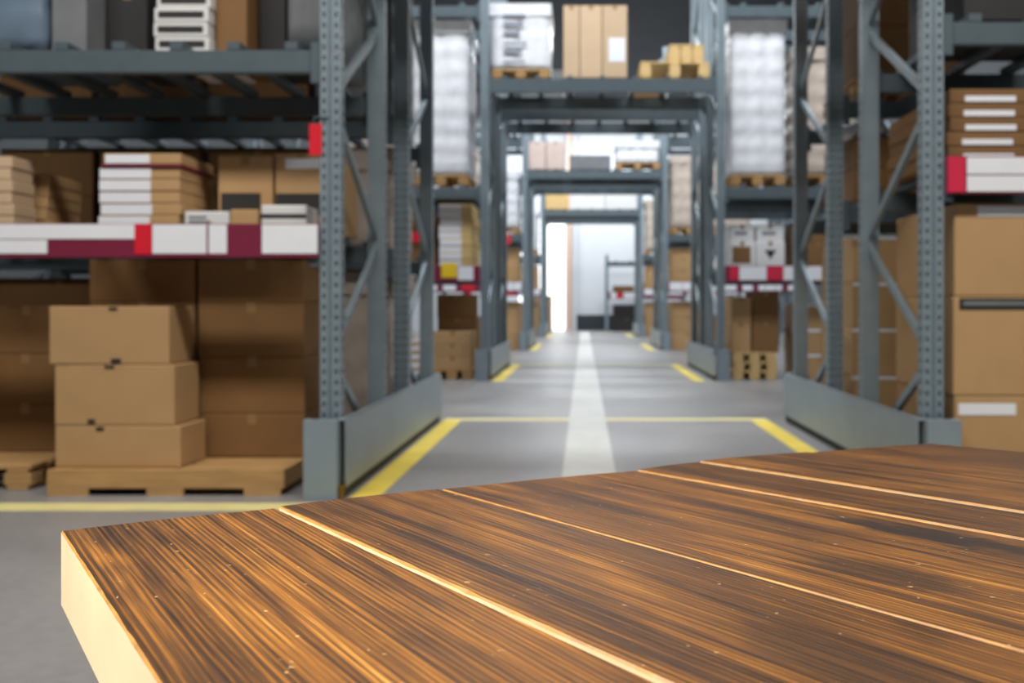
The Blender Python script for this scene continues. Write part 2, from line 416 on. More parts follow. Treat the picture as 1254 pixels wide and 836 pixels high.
# ------------------------------------------------------------------ kick guards along the archways
def guard(side, i):
    y0 = YR[i] - 0.05; x = -1.086 if side < 0 else 1.525
    nm = rows[i]
    g = empty('rack_guard', (x, y0, 0), 'grey steel kick guard %s of the archway in the %s rack row' % ('left' if side < 0 else 'right', nm), 'guard', 'kick guards along the archways')
    L = 3.05; s = side
    def mk():
        b = MB()
        b.box(min(0, s * .006), max(0, s * .006), 0.0, L, .05, .36)
        b.box(min(0, s * .035), max(0, s * .035), 0.0, L, .354, .36)
        return b.mesh('panel', 'guard_steel', .0015)
    put('panel', cached(('gp', s), mk), g)
    put('slot_shade', cached(('gk', s), lambda: MB().box(min(s * .012, s * .03), max(s * .012, s * .03), 0.02, L - .02, 0.0, .055).mesh('slot_shade', 'slot_black')), g)  # black strip standing in for the shade in the gap under the panel
    for yy in (-0.045, L - 0.06):
        # U-shaped steel shoe around the end post
        def mk2():
            b = MB(); a0, a1 = sorted((s * .03, s * .185))
            b.box(a0, a1, 0, .008, 0, .36); b.box(a0, a0 + .007, .008, .11, 0, .36); b.box(a1 - .007, a1, .008, .11, 0, .36)
            b.box(a0, a1, 0, .03, .354, .362)
            return b.mesh('post_shoe', 'guard_steel', .002)
        sh = put('post_shoe', cached(('gs', s), mk2), g, (0, yy, 0) if yy < 0 else (0, yy + .12, 0), 0)
        if yy > 0: sh.scale = (1, -1, 1)
    put('anchor_bolt', cached('bolt', lambda: MB().cyl((0, 0, 0), .014, .05).cyl((0, 0, .05), .022, .016, n=6).mesh('anchor_bolt', 'brass')), g, (s * .016, -.03, 0))
    return g
for i in range(4):
    guard(-1, i); guard(1, i)

# ------------------------------------------------------------------ cartons, flat packs, pallets, wrapped loads
def box_obj(name, w, d, h, m, loc, rz=0, bevel=.006, seg=2):
    me = cached(('bx', name, round(w, 3), round(d, 3), round(h, 3), m), lambda: MB().box(-w / 2, w / 2, 0, d, 0, h).mesh(name, m, min(bevel, h * .12), seg))
    return put(name, me, None, loc, rz)
def carton(x0, x1, y0, d, z0, h, label, m='kraft', group=None, tape=True, card=None, marks=(), name='carton', rz=0):
    """closed carton; x0..x1 front width, y0 front face; card = (u0,u1,v0,v1) white label on the front; marks = list of (u0,u1,v0,v1,material)"""
    w = x1 - x0
    o = box_obj(name, w, d, h, m, ((x0 + x1) / 2, y0, z0), rz)
    tag(o, label, 'box', group)
    if tape:
        lap = min(.05, h * .3)
        def mk():
            b = MB(); tw = .022
            b.box(-tw, tw, -.0012, d + .0012, h, h + .0012); b.box(-tw, tw, -.0012, -.0002, h - lap, h + .0012)
            return b.mesh('packing_tape', 'tape')
        put('packing_tape', cached(('tp', round(d, 3), round(h, 3)), mk), o)
    cnt = [0]
    def rect(nm, u0, u1, v0, v1, mm):
        cnt[0] += 1
        put(nm, MB().box(-w / 2 + u0 * w, -w / 2 + u1 * w, -.002 - .001 * cnt[0], -.0005, v0 * h, v1 * h).mesh(nm, mm), o)
    if card: rect('shipping_label', *card, 'white_card')
    for (u0, u1, v0, v1, mm) in marks: rect('print_shade_mark', u0, u1, v0, v1, mm)
    return o
ORD = ['lowest', 'second from bottom', 'third from bottom', 'fourth from bottom', 'fifth from bottom', 'sixth from bottom', 'seventh from bottom', 'eighth from bottom', 'ninth from bottom']
def ordn(k, n): return 'topmost' if k == n - 1 and n > 1 else ORD[k]
def stack(x0, x1, y0, d, z0, hs, desc, m='kraft', cards=None, jitter=.006, group=None, name='carton', tape=True, marks=()):
    z = z0; n_ = len(hs); rr = random.Random(int((x0 * 31 + y0 * 17 + z0 * 7) * 100))
    for k, h in enumerate(hs):
        j = rr.uniform(-jitter, jitter)
        mm = m[k % len(m)] if isinstance(m, (list, tuple)) else m
        cd = cards[k % len(cards)] if isinstance(cards, list) else cards
        carton(x0 + j, x1 + j, y0 + rr.uniform(0, jitter), d, z, h - .0015, '%s %s' % (ordn(k, n_), desc), mm, group or desc.split(',')[0], tape, cd, marks, name)
        z += h
def flats(x0, x1, y0, d, z0, n_, h, desc, m='kraft', card=(.03, .62, .12, .9), group=None):
    stack(x0, x1, y0, d, z0, [h] * n_, desc, m, card, .008, group, 'flat_pack_box', False)
def pallet(x0, x1, y0, d, z0, label, m='pallet_wood', h=.12, group='wooden pallets under the goods', fascia=False):
    w = x1 - x0
    p = empty('wooden_pallet', ((x0 + x1) / 2, y0, z0), label, 'pallet', group)
    k = h / .144
    db = cached(('pdb', round(w, 3), round(d, 3), m), lambda: MB().box(-w / 2, w / 2, 0, d * .17, 0, .022).mesh('deck_board', m, .003))
    for i in range(5): put('deck_board', db, p, (0, i * d * .2075, h - .022))
    sb = cached(('psb', round(d, 3), m), lambda: MB().box(-.05, .05, 0, d, 0, .02).mesh('stringer_board', m, .003))
    bk = cached(('pbk', round(h, 3), m), lambda: MB().box(-.065, .065, 0, .12, 0, h - .062).mesh('block', m, .004))
    bb = cached(('pbb', round(d, 3), m), lambda: MB().box(-.05, .05, 0, d, 0, .02).mesh('bottom_board', m, .003))
    for fx in (-w / 2 + .065, 0, w / 2 - .065):
        put('stringer_board', sb, p, (fx, 0, h - .042)); put('bottom_board', bb, p, (fx, 0, 0))
        for fy in (0.0, d / 2 - .06, d - .12): put('block', bk, p, (fx, fy, .02))
    if fascia:
        fb = cached(('pfb', round(w, 3)), lambda: MB().box(-w / 2, w / 2, -.018, 0, .035, h).box(-w / 2, -w / 2 + .19, -.018, 0, 0, .0345).box(-.08, .09, -.018, 0, 0, .0345).box(w / 2 - .17, w / 2, -.018, 0, 0, .0345).mesh('edge_board', m))
        put('edge_board', fb, p)
        put('edge_board', MB().box(w / 2, w / 2 + .015, -.018, d, .035, h).mesh('edge_board', m), p)
    return p
def wrapped(x0, x1, y0, d, z0, h, label, m='white_wrap', cells=(3, 7), bulge=.018, group='shrink-wrapped pallet loads', cap=True):
    """goods bound in stretch film: boxes press through the film as soft bulges on every side"""
    w = x1 - x0
    def mk():
        me = bpy.data.meshes.new('wrapped_load'); bm = bmesh.new()
        nx, nz = cells; ny = max(2, int(round(nx * d / w))); q = 4
        rr = random.Random(int(w * 1000 + h * 77))
        def side(o, u, v, nn, U, V, nu, nv):
            g = []
            for j in range(nv * q + 1):
                row = []
                for i in range(nu * q + 1):
                    a = i / (nu * q); b = j / (nv * q)
                    bl = abs(math.sin(math.pi * a * nu)) ** .5 * abs(math.sin(math.pi * b * nv)) ** .5
                    edge = min(1, 12 * min(a, 1 - a)) * min(1, 12 * min(b, 1 - b))
                    p = Vector(o) + Vector(u) * U * a + Vector(v) * V * b + Vector(nn) * (bulge * bl * edge + rr.uniform(-.003, .003) * edge)
                    row.append(bm.verts.new(p))
                g.append(row)
            for j in range(nv * q):
                for i in range(nu * q): bm.faces.new((g[j][i], g[j][i + 1], g[j + 1][i + 1], g[j + 1][i]))
        side((-w / 2, 0, 0), (1, 0, 0), (0, 0, 1), (0, -1, 0), w, h, nx, nz)
        side((w / 2, d, 0), (-1, 0, 0), (0, 0, 1), (0, 1, 0), w, h, nx, nz)
        side((w / 2, 0, 0), (0, 1, 0), (0, 0, 1), (1, 0, 0), d, h, ny, nz)
        side((-w / 2, d, 0), (0, -1, 0), (0, 0, 1), (-1, 0, 0), d, h, ny, nz)
        side((-w / 2, 0, h), (1, 0, 0), (0, 1, 0), (0, 0, 1), w, d, nx, ny)
        side((-w / 2, d, 0), (1, 0, 0), (0, -1, 0), (0, 0, 0), w, d, nx, ny)
        bmesh.ops.remove_doubles(bm, verts=bm.verts, dist=.0005)
        bmesh.ops.recalc_face_normals(bm, faces=bm.faces)
        for f in bm.faces: f.smooth = True
        bm.to_mesh(me); bm.free(); me.materials.append(MAT[m]); return me
    o = put('wrapped_load', mk(), None, ((x0 + x1) / 2, y0, z0)); tag(o, label, 'wrapped load', group)
    if cap:
        b = MB(); t = .012 + bulge
        for (a0, a1, c0, c1) in ((-w / 2 - t, w / 2 + t, -t, -t + .008), (-w / 2 - t, w / 2 + t, d + t - .008, d + t), (-w / 2 - t, -w / 2 - t + .008, -t, d + t), (w / 2 + t - .008, w / 2 + t, -t, d + t)):
            b.box(a0, a1, c0, c1, h - .13, h + .02)
        put('film_collar', b.mesh('film_collar', m, .003), o)
    return o

# ================================================================== the wooden table in the foreground
TZ = 0.73
ENDS = [((-.3479, .6625), (.557, -.830)), ((-.2268, .7373), (.602, -.798)), ((-.1161, .8091), (.627, -.779)), ((.048, .9008), (.659, -.752)),
        ((.110, .9474), (.661, -.750)), ((.2267, 1.0047), (.690, -.724)), ((.375, 1.0730), (.762, -.648))]
LEN = 1.5
tbl = empty('table', (0.3, 0.4, 0), 'rough table of brown stained planks with pale worn edges, closest to the viewer', 'table')
RAISE = [0.0, .0012, .0007, .0013, .0024, .0014]
def plank(k):
    (a, da), (b, db) = ENDS[k], ENDS[k + 1]
    a = Vector(a); b = Vector(b); da = Vector(da); db = Vector(db)
    cross = (b - a).normalized(); g = .0011
    a = a + cross * g; b = b - cross * g
    if k == 0: a = Vector(ENDS[0][0])
    z1 = TZ + RAISE[k]; z0 = TZ - .049; c = .0013
    rr = random.Random(k + 3)
    n_ = 90; m_ = 10
    me = bpy.data.meshes.new('plank'); bm = bmesh.new(); uvl = bm.loops.layers.uv.new('UVMap')
    # cross-section: bottom-left, left wall, chamfer, top strips, chamfer, right wall, bottom
    rings = []
    for i in range(n_ + 1):
        t = (i / n_) ** 1.6 * LEN
        p = a + da * t; q = b + db * t; wd = (q - p).length; u = (q - p) / wd
        ca = c * rr.uniform(.7, 1.15); cb = c * rr.uniform(.7, 1.15)
        if rr.random() < .05: ca *= 1.25
        prof = [(0, z0), (0, z1 - ca)]
        prof += [(ca * .9 + (wd - (ca + cb) * .9) * s / m_, z1 + (.0006 * math.sin(s / m_ * math.pi))) for s in range(m_ + 1)]
        prof += [(wd, z1 - cb), (wd, z0)]
        rings.append((t, [bm.verts.new((p.x + u.x * s, p.y + u.y * s, z)) for (s, z) in prof], [s for s, _ in prof]))
    NP = len(rings[0][1])
    for i in range(n_):
        t0, r0, s0 = rings[i]; t1, r1, s1 = rings[i + 1]
        for j in range(NP):
            j2 = (j + 1) % NP
            f = bm.faces.new((r0[j], r0[j2], r1[j2], r1[j]))
            for lp_, (tt, ss) in zip(f.loops, ((t0, s0[j]), (t0, s0[j2]), (t1, s1[j2]), (t1, s1[j]))): lp_[uvl].uv = (tt, ss + k * .4)
            f.material_index = 0 if 2 <= j < NP - 3 else (2 if j in (1, NP - 3) else 1)
    for (t, r, s) in (rings[0], rings[-1]):
        f = bm.faces.new(r); f.material_index = 1
    bmesh.ops.recalc_face_normals(bm, faces=bm.faces)
    bm.to_mesh(me); bm.free()
    for mm in ('stained_wood', 'raw_wood', 'worn_edge'): me.materials.append(MAT[mm])
    o = put('plank', me, None); o.parent = tbl; o.matrix_parent_inverse = tbl.matrix_world.inverted()
    o.location = (-.3, -.4, 0)
    t_ = (1.0, .80, .92, .70, .78, .66)[k]; o.color = (t_, t_ * .97, t_ * .93, 1)      # stain varies per board; darker tones rightward also stand in for lamp falloff
    o.matrix_parent_inverse.identity()
    return o
for k in range(6): plank(k)
def inset(u, t):      # u across (0..1), t along from the far end
    p = Vector(ENDS[0][0]) + Vector(ENDS[0][1]) * t; q = Vector(ENDS[6][0]) + Vector(ENDS[6][1]) * t
    return p + (q - p) * u
lg = MB().box(-.035, .035, -.035, .035, 0, TZ - .049 - .0).mesh('leg', 'worn_edge', .005)
ang = math.atan2(-.8, .6)
crn = [inset(.26, .2), inset(.74, .2), inset(.26, 1.3), inset(.74, 1.3)]
for p in crn: put('leg', lg, tbl, (p.x - .3, p.y - .4, 0), ang)
for (p, q) in ((crn[0], crn[1]), (crn[2], crn[3]), (crn[0], crn[2]), (crn[1], crn[3])):
    dv = q - p; L_ = dv.length
    put('apron', MB().box(.035, L_ - .035, -.011, .011, TZ - .149, TZ - .0495).mesh('apron', 'worn_edge', .002), tbl, (p.x - .3, p.y - .4, 0), math.atan2(dv.y, dv.x))

# ================================================================== goods: nearest row, left
pallet(PX(60, 4.62), PX(345, 4.62), 4.62, .95, 0, 'wooden pallet on the floor under the three pale cartons at left', h=.12, fascia=True)
MK = [(.48, .545, .955, .99, 'dark_print')]
ZP = .1215
carton(PX(66, 4.66), PX(222, 4.66), 4.66, .29, ZP, .196, 'lowest of three pale kraft cartons piled on the pallet front', 'kraft', 'pale cartons on the front of the pallet', tape=False, rz=-.03, marks=[(.33, .39, .88, .97, 'dark_print')])
carton(PX(66, 4.66), PX(214, 4.66), 4.66, .29, ZP + .198, .283, 'middle of three pale kraft cartons piled on the pallet front', 'kraft', 'pale cartons on the front of the pallet', tape=False, rz=-.02, marks=[(.42, .50, .94, .985, 'dark_print'), (.28, .34, .03, .10, 'dark_print')])
carton(PX(60, 4.66), PX(207, 4.66), 4.66, .29, ZP + .483, .272, 'top of three pale kraft cartons piled on the pallet front', 'kraft', 'pale cartons on the front of the pallet', tape=False, marks=[(.50, .57, .93, .985, 'dark_print'), (.52, .60, .02, .10, 'dark_print')])
HB = [.217, .285, .273, .215]
stack(PX(243, 4.98), PX(373, 4.98), 4.98, .56, ZP, HB, 'large brown carton, stack at the right end of the left pallet', 'brown_kraft', None, .004)
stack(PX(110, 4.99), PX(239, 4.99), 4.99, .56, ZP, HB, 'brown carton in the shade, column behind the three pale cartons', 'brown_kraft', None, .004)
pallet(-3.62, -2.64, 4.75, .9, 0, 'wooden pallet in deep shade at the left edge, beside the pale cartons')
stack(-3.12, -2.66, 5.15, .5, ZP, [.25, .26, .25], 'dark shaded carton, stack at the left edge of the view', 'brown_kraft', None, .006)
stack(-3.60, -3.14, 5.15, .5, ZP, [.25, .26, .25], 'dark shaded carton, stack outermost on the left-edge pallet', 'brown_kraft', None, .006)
for k, (xa, xb) in enumerate(((-3.82, -3.0), (-2.96, -2.2), (-2.16, -1.75))):
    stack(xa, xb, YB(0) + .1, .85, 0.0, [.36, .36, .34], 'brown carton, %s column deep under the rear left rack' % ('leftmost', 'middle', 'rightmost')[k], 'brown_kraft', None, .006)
wrapped(-1.70, -1.27, YB(0) + .12, .85, 0, 1.08, 'beige film-wrapped load on the floor inside the rear left rack', 'beige_wrap', (2, 5))
wrapped(-1.72, -1.27, YB(0) + .12, .85, 1.2515, .64, 'beige film-wrapped load on the shelf inside the rear left rack', 'beige_wrap', (2, 3))

ZS = 1.2515
flats(PX(-70, 4.75), PX(14, 4.75), 4.75, .20, ZS, 6, .057, 'flat pack, stack at the far left of the card-edged shelf', 'pale_kraft', None)
flats(PX(-60, 5.0), PX(58, 5.0), 5.0, .34, ZS, 5, .058, 'flat pack, stack behind the far left stack on the shelf', 'kraft', None)
flats(PX(121, 4.72), PX(219, 4.72), 4.72, .40, ZS, 5, .057, 'flat pack with white end label, centre stack on the left shelf', 'kraft', (.0, .64, .06, .94))
carton(PX(127, 4.72), PX(222, 4.72), 4.715, .42, ZS + .285 + .012, .052, 'wide flat box capping the white-labelled stack on the left shelf', 'kraft', None, False, (.03, .6, .1, .9), name='flat_pack_box')
carton(PX(124, 4.72), PX(223, 4.72), 4.712, .42, ZS + .285, .0115, 'thin dark red tray between the white-labelled stack and its cap', 'burgundy', None, False, name='cardboard_tray')
flats(-2.45, -2.083, 5.18, .46, ZS, 6, .062, 'flat pack, stack half hidden behind the white-labelled packs', 'kraft', None)
carton(PX(267, 4.95), PX(334, 4.95), 4.95, .66, ZS, .375, 'tall kraft box with dark band at mid left shelf on the left shelf', 'kraft', None, True, None, [(.06, .78, .22, .5, 'dark_print')])
carton(PX(337, 4.95), PX(401, 4.95), 4.95, .66, ZS, .385, 'tall kraft box with dark band and white top label, beside the front post', 'kraft', None, True, (.2, .85, .80, .93), [(.02, .93, .2, .48, 'dark_print')])
carton(PX(226, 4.72), PX(280, 4.72), 4.72, .2, ZS, .075, 'low white box on the shelf, right of the white-labelled stack', 'white_carton', None, False, None, [(.1, .6, .3, .42, 'grey_print'), (.1, .5, .6, .7, 'grey_print')])
carton(PX(282, 4.73), PX(316, 4.73), 4.73, .2, ZS, .085, 'small low kraft box between the two white boxes on the shelf', 'kraft', None, False)
carton(PX(320, 4.72), PX(375, 4.72), 4.72, .2, ZS, .105, 'low white box on the shelf nearest the front post', 'white_carton', None, False, None, [(.0, 1, .42, .6, 'dark_print')])
# red tag beside the post
rt = MB(); rt.box(-.032, .026, 0, .004, -.075, .07); o = put('hanging_tag', rt.mesh('hanging_tag', 'red_plastic', .001), None, (PX(384, 4.55), 4.592, PZ(168, 4.55)))
tag(o, 'red plastic tag hung on the side of the nearest left rack post', 'tag')
put('hook', MB().cyl((-.01, .002, .06), .003, .04).box(-.01, .06, 0, .004, .097, .103).mesh('hook', 'steel'), o)
# upper level; tops out of view stretched tall to shade the rack behind
ZU = 2.1015
wrapped(PX(-60, 4.8), PX(58, 4.8), 4.75, .8, ZU, 1.7, 'bluish film-wrapped load at the upper left of the nearest rack', 'blue_wrap', (2, 7))
carton(PX(66, 4.8), PX(108, 4.8), 4.78, .7, ZU, 1.6, 'narrow blue-grey carton on the upper beam, beside the bluish wrap', 'grey_plastic', None, True)
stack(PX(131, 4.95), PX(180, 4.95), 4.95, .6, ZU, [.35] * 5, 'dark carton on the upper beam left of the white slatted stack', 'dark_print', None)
stack(PX(191, 4.8), PX(257, 4.8), 4.78, .7, ZU, [.07] * 8, 'white box with painted gap shade, slatted stack on the upper beam', 'white_carton', None, .008, None, 'flat_pack_box', False, [(.08, .92, .3, .75, 'dark_print')])  # dark bands put the shade of the gaps between boxes into colour
for k_ in range(0):
    pass
carton(PX(264, 4.85), PX(302, 4.85), 4.85, .6, ZU, 1.8, 'brown upright carton on the upper beam right of the white stack', 'brown_kraft')
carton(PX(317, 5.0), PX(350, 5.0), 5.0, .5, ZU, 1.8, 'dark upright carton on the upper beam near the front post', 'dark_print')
wrapped(PX(353, 4.82), PX(402, 4.82), 4.82, .75, ZU, 1.7, 'grey film-wrapped load on the upper beam beside the front post', 'grey_plastic', (2, 3))
wrapped(-1.75, -1.26, YB(0) + .1, .85, ZU, 1.7, 'grey film-wrapped load on the upper beam of the rear left rack', 'grey_plastic', (2, 7))

# ================================================================== goods: nearest row, right
pallet(1.72, 2.66, 4.63, .9, 0, 'wooden pallet under the big brown cartons at right')
XRB = 1.728
HR = [.338, .463, .433]
carton(XRB, 2.62, 4.64, .86, ZP, HR[0] - .002, 'lowest big brown carton at right with white label near its top', 'kraft', 'big brown cartons on the right pallet', True, (.02, .32, .74, .90))
carton(XRB - .005, 2.62, 4.64, .86, ZP + HR[0] + .001, HR[1] - .002, 'middle big brown carton at right with a dark slot at its top', 'kraft', 'big brown cartons on the right pallet', True, None, [(.03, .42, .87, .985, 'dark_print'), (.05, .42, .91, .955, 'grey_plastic')])
carton(XRB, 2.62, 4.64, .86, ZP + HR[0] + HR[1] + .001, HR[2] - .001, 'top big brown carton at right with white label on upper edge', 'kraft', 'big brown cartons on the right pallet', True, (.12, .40, .86, .97))
pallet(1.74, 2.6, YB(0) + .08, .9, 0, 'wooden pallet under the pale cartons behind the right rack frame')
stack(1.75, 2.58, YB(0) + .1, .86, ZP, [.30, .31, .30, .30], 'carton with pale lid strip, pile behind the right rack frame', 'kraft', (.0, 1, .93, .995), .006)
ZSR = 1.5615
flats(PX(1162, 4.68), 2.42, 4.68, .93, ZSR, 5, .068, 'brown flat pack with white end label, stack on the right shelf', 'brown_kraft', (.10, .44, .1, .5))
stack(1.76, 2.5, YB(0) + .1, .8, ZSR, [.22, .2], 'dark carton on the shelf of the rear right rack', 'brown_kraft', None)
def sack(x0, x1, y0, d, z, h, label):
    bm = bmesh.new(); bmesh.ops.create_icosphere(bm, subdivisions=4, radius=1)
    rr = random.Random(int(x0 * 100))
    for v in bm.verts:
        c = v.co; f = lambda t: math.copysign(abs(t) ** .55, t)
        p = Vector((f(c.x), f(c.y), f(c.z) * (1 - .25 * (abs(c.x) ** 3))))
        p += Vector((0, 0, .10 * math.sin(7 * p.x + 3 * p.y) * (c.z > 0)))
        v.co = Vector((p.x * (x1 - x0) / 2, (p.y + 1) * d / 2, (p.z + .96) * h / 2))
    zmin = min(v.co.z for v in bm.verts)
    for v in bm.verts: v.co.z -= zmin
    for f in bm.faces: f.smooth = True
    me = bpy.data.meshes.new('sack'); bm.to_mesh(me); bm.free(); me.materials.append(MAT['white_wrap'])
    return tag(put('sack', me, None, ((x0 + x1) / 2, y0, z)), label, 'sack', 'white sacks in the rear right rack')
sack(1.66, 2.02, YB(0) + .12, .4, ZSR + .421, .1, 'white sack lying on dark cartons, left of two behind the right frame')
sack(2.06, 2.46, YB(0) + .12, .4, ZSR + .421, .1, 'white sack lying on dark cartons, right of two behind the right frame')
for k, (xa, xb, nm_) in enumerate(((-3.8, -3.2, 'first'), (-3.15, -2.5, 'second'), (-2.45, -1.8, 'third'))):
    stack(xa, xb, YB(0) + .1, .85, ZS, [.34, .31], 'dark brown carton, %s stack from the left on the rear shelf' % nm_, 'brown_kraft', None)
    stack(xa, xb, YB(0) + .1, .85, ZU, [.6, .6, .5], 'dark brown carton, %s added shading stack from left on rear upper beams' % nm_, 'brown_kraft', None)  # upper stacks added to keep light off the rack below
ZUR = 2.2315  # goods here piled above the view to cast shade behind
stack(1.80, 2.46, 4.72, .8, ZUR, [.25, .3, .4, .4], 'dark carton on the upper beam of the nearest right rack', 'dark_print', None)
pallet(1.75, 2.5, YB(0) + .06, .85, ZUR, 'wooden pallet on the upper beam of the rear right rack')
stack(1.78, 2.48, YB(0) + .08, .8, ZUR + .1215, [.35, .35, .4, .4], 'brown carton on the upper pallet of the rear right rack', 'brown_kraft', None)

# ================================================================== goods: second row
Y2 = 11.85
ZB = 3.5915
pallet(PX(602, Y2), PX(673, Y2), Y2, .9, ZB, 'dark pallet under the white printed load above the archway', h=.1)
o = wrapped(PX(601, Y2), PX(673, Y2), Y2 + .01, .85, ZB + .1005, .76, 'white wrapped load with grey print on the bridge above the archway', 'white_wrap', (2, 3), .01)
for k, (wl, hl) in enumerate(((.26, .03), (.22, .05), (.28, .03), (.20, .05), (.24, .05), (.26, .03))):
    put('print_shade_mark', MB().box(-.2, -.2 + wl, -.032, -.029, .07 + k * .11, .07 + k * .11 + hl).mesh('print_shade_mark', 'grey_print', .001), o)
for k, (a, b, side) in enumerate(((690, 709.5, 'left'), (710.5, 737, 'middle'), (738, 768, 'right'))):
    carton(PX(a, Y2), PX(b, Y2), Y2, .8, ZB, .86, '%s of three tall kraft cartons standing on the bridge above the archway' % side, 'pale_kraft', 'tall kraft cartons above the archway', True,
           (.25, .92, .22, .55) if k == 2 else None)
pallet(PX(784, Y2), PX(869, Y2), Y2, .85, ZB, 'lower of two stacked yellow pallets on the bridge, right end', 'yellow_wood', .19, 'yellow pallets above the archway')
pallet(PX(820, Y2), PX(862, Y2), Y2 + .02, .8, ZB + .1905, 'upper small yellow pallet on the bridge, right end', 'yellow_wood', .21, 'yellow pallets above the archway')
# rear bridge of the second row
Yb = YB(1) + .08
carton(PX(640, Yb), PX(690, Yb), Yb, .8, ZB, .5, 'grey-brown carton on the rear bridge behind the white printed load', 'grey_plastic')
carton(PX(775, Yb), PX(815, Yb), Yb, .8, ZB, .42, 'brown carton on the rear bridge behind the yellow pallets', 'brown_kraft')

def pal_wrapped(x0, x1, y, z, h, label, m='white_wrap', cells=(3, 7), d=.85):
    pallet(x0, x1, y, d + .02, z, 'wooden pallet under ' + label)
    wrapped(x0 + .01, x1 - .01, y + .01, d, z + .1205, h, label, m, cells)
Z2 = 2.3115
pal_wrapped(PX(505, Y2), PX(574, Y2), Y2, Z2, 1.82, 'tall white wrapped load on the left of the second row', 'white_wrap', (2, 8))
pal_wrapped(PX(415, Y2), PX(499, Y2), Y2, Z2, 1.75, 'tall grey-white wrapped load seen behind the left rack frame', 'beige_wrap', (3, 7))
pal_wrapped(PX(894, Y2), PX(962, Y2), Y2, Z2, 1.84, 'tall white wrapped load on the right of the second row', 'white_wrap', (3, 8))
pal_wrapped(PX(972, Y2), PX(1050, Y2), Y2, Z2, 1.5, 'pale wrapped load seen behind the right rack frame', 'beige_wrap', (3, 7))
Z1 = 1.3415
flats(PX(538, Y2), PX(579, Y2), Y2, .8, Z1, 9, .083, 'white flat box with yellow side, left shelf of the second row', 'yellow_wood', (.0, .66, .08, .92))
stack(PX(495, Y2), PX(533, Y2), Y2 + .1, .7, Z1, [.22, .2, .2], 'brown carton left of the white flat boxes in the second row', 'brown_kraft', None)
def price_sign(px, py, Y, wpx, hpx, label, m='red_plastic'):
    x = PX(px, Y); w2 = wpx / F * Y / 2; h2 = hpx / F * Y / 2; z = PZ(py, Y)
    o = put('hanging_sign', MB().box(-w2, w2, 0, .006, -h2, h2).mesh('hanging_sign', m, .001), None, (x, Y, z)); tag(o, label, 'sign')
    return o
def hang(o, ztop):
    z = o.location.z; put('sign_rod', MB().cyl((0, .003, 0.02), .005, ztop - z - .02).mesh('sign_rod', 'steel'), o)
hang(price_sign(511, 290, YR[1] - .02, 18, 13, 'small red sign hanging from the left beam of the second row'), 2.16)
pallet(PX(527, Y2), PX(579, Y2), Y2, .85, 0, 'wooden pallet under the kraft cartons on the left of the second row')
stack(PX(530, Y2), PX(577, Y2), Y2 + .01, .5, ZP, [.15, .15, .15], 'wide shallow kraft carton on the floor, left of the second row', 'kraft', None)
stack(PX(527, Y2), PX(577, Y2), Y2 + .55, .3, ZP, [.3, .3, .3], 'dark brown carton behind the shallow cartons, left of the second row', 'brown_kraft', None)
stack(PX(490, Y2), PX(521, Y2), Y2, .6, 0, [.1] * 5, 'white edged flat carton on the floor, behind the left frame braces', 'pale_kraft', (0, 1, .5, .95))
# right
for k, (a, b) in enumerate(((893, 925), (926, 961))):
    carton(PX(a, Y2), PX(b, Y2), Y2, .7, Z1, .30, ('white carton with a brown square mark, right shelf of the second row', 'white carton with a dark triangle, right shelf of the second row')[k], 'white_carton', None, True,
           None, [(.12, .82, .15, .8, 'brown_kraft')] if k == 0 else [])
    carton(PX(a + 1, Y2), PX(b - 1, Y2), Y2 + .01, .7, Z1 + .3012, .2, ('plain low white carton on top of the brown-marked one', 'plain low white carton on top of the triangle-marked one')[k], 'white_carton', None, True, None, [(.2, .7, .4, .6, 'grey_print')])
tri = [o for o in bpy.data.objects if o.get('label', '').startswith('white carton with a dark triangle')][0]
tm = bpy.data.meshes.new('print_shade_mark'); tm.from_pydata([(-.07, -.003, .2), (.07, -.003, .2), (0, -.003, .09), (-.07, -.0005, .2), (.07, -.0005, .2), (0, -.0005, .09)], [], [(0, 2, 1), (3, 4, 5), (0, 1, 4, 3), (1, 2, 5, 4), (2, 0, 3, 5)]); tm.materials.append(MAT['dark_print'])
put('print_shade_mark', tm, tri)
for k, nm_ in enumerate(('lowest', 'middle', 'topmost')):
    pallet(PX(897 + k % 2, Y2), PX(951 + k % 2, Y2), Y2 - .02, .85, k * .1065, '%s of three thin yellowish pallets on the floor, right of the second row' % nm_, 'yellow_wood', .106)
stack(PX(896, Y2), PX(920, Y2), Y2, .6, .322, [.36, .3], 'kraft carton on the yellowish pallets, right of the second row', 'kraft', None)
stack(PX(922, Y2), PX(954, Y2), Y2, .6, .322, [.36, .36], 'dark brown carton on the yellowish pallets, right of the second row', 'brown_kraft', None)
stack(PX(975, Y2), PX(1030, Y2), Y2, .7, 0, [.3, .3, .3], 'kraft carton on the floor of the second row, behind the right frame', 'kraft', (0, 1, .9, .99))
stack(PX(975, Y2), PX(1030, Y2), Y2, .7, Z1, [.3, .25], 'kraft carton on the second row shelf, behind the right frame', 'brown_kraft', None)

for yy, nm_ in ((YA(0) + .1, 'front'), (YB(0) + .1, 'rear')):  # unseen loads added overhead to shade the nearest archway
    for k, sd in enumerate(('left', 'middle', 'right')):
        wrapped(-1.04 + k * .85, -.26 + k * .85, yy, .85, 3.5915, 1.0, '%s pale wrapped load added for shade on the %s overhead bridge of the nearest row' % (sd, nm_), 'beige_wrap', (3, 4))
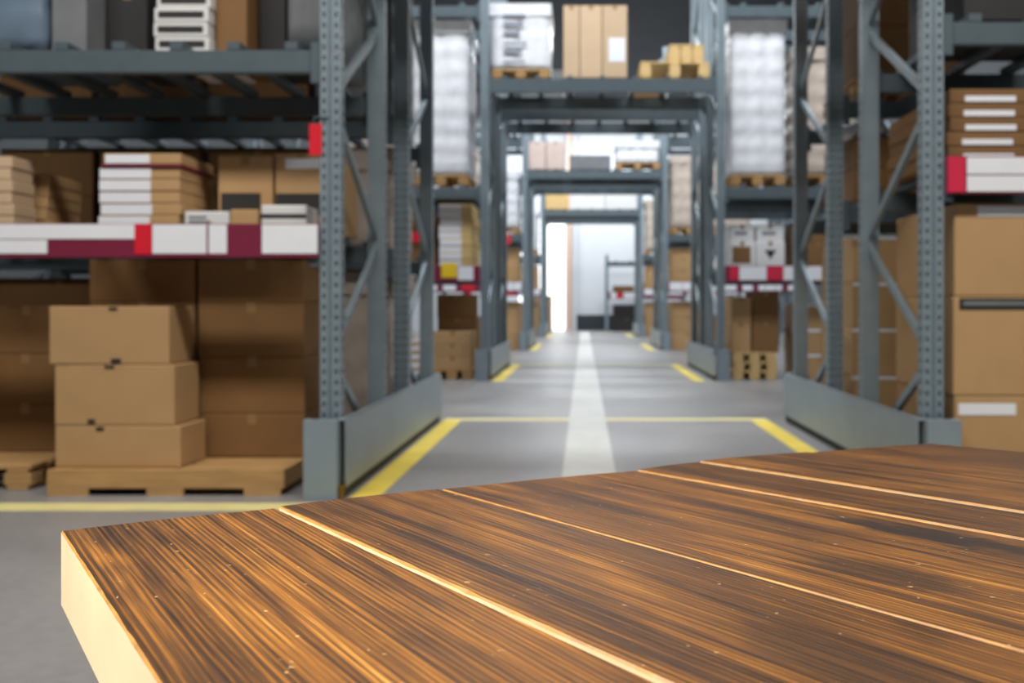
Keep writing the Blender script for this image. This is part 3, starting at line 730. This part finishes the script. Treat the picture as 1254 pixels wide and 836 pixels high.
# ================================================================== goods: third and farthest rows
Y3 = YR[2] + .1
carton(PX(647, Y3), PX(668, Y3), Y3, .8, ZB, .55, 'pinkish carton on the third bridge, left of a pair', 'pink_carton')
carton(PX(669, Y3), PX(691, Y3), Y3, .8, ZB, .55, 'pinkish carton on the third bridge, right of a pair', 'pink_carton')
carton(PX(697, Y3), PX(748, Y3), Y3, .8, ZB, .28, 'low grey carton in the middle of the third bridge', 'grey_plastic')
pallet(PX(754, Y3), PX(808, Y3), Y3, .85, ZB, 'dark pallet under the white load on the third bridge', h=.13)
wrapped(PX(755, Y3), PX(806, Y3), Y3 + .01, .8, ZB + .1305, .42, 'low white wrapped load on the third bridge, right side', 'white_wrap', (3, 2))
Y4 = YR[3] + .1
carton(PX(668, Y4), PX(696, Y4), Y4, .8, ZB, .52, 'yellow-brown carton on the farthest bridge, left end', 'yellow_wood')
carton(PX(698, Y4), PX(740, Y4), Y4, .8, ZB, .5, 'white carton on the farthest bridge, middle', 'white_carton')
carton(PX(741, Y4), PX(780, Y4), Y4, .8, ZB, .54, 'white carton on the farthest bridge, right end', 'white_carton')
for i, nm in ((2, 'third'), (3, 'farthest')):
    y = YR[i] + .1
    for sgn, sd in ((-1, 'left'), (1, 'right')):
        xi = XL - .1 if sgn < 0 else XR + .1
        def xx(a, b): return (xi - b, xi - a) if sgn < 0 else (xi + a, xi + b)
        a, b = xx(.02, .75); pal_wrapped(a, b, y, Z2, 1.1 if sgn < 0 else 1.4, 'white wrapped load by the archway, %s of the %s row' % (sd, nm), 'white_wrap' if sgn < 0 else 'beige_wrap', (3, 5))
        a, b = xx(.85, 1.6); pal_wrapped(a, b, y, Z2, 1.5, 'outer wrapped load on the %s of the %s row' % (sd, nm), 'beige_wrap', (3, 6))
        a, b = xx(.02, .5); stack(a, b, y, .7, Z1, [.24, .24, .2], 'kraft carton on the shelf by the archway, %s of the %s row' % (sd, nm), 'kraft', None)
        a, b = xx(.55, 1.2); stack(a, b, y, .7, Z1, [.3, .3], 'white carton on the shelf, %s of the %s row' % (sd, nm), 'white_carton', None)
        a, b = xx(.02, .7); stack(a, b, y, .8, 0, [.33, .33, .3], 'brown carton on the floor by the archway, %s of the %s row' % (sd, nm), 'kraft', None)
        a, b = xx(.75, 1.5); stack(a, b, y, .8, 0, [.33, .33], 'outer brown carton on the floor, %s of the %s row' % (sd, nm), 'brown_kraft', None)
hang(price_sign(619, 293, YR[2] - .02, 13, 12, 'small red sign hanging on the left of the third row'), 2.16)
# ================================================================== the far end
struct('trim_%d' % (n + 1), MB().box(-.60, -.44, YMAX - .35, YMAX - .18, 0, ZC), 'column_paint', .01)
struct('trim_%d' % (n + 2), MB().box(-.40, -.26, YMAX - .2, YMAX - .06, 0, ZC), 'wall_paint', .01)
stack(-1.75, -1.05, 32.3, .8, 0, [.4, .4, .4], 'kraft carton in the pile by the far bright doorway', 'pale_kraft', None)
stack(1.0, 1.7, 33.7, .6, 1.3015, [.25], 'orange-brown carton on the far wall rack', 'brown_kraft', None)
stack(1.75, 2.5, 33.7, .6, 1.3015, [.35], 'tall brown carton on the far wall rack', 'brown_kraft', None)
stack(1.0, 1.9, 33.7, .7, 0, [.45, .45], 'dark carton under the far wall rack', 'dark_print', None)
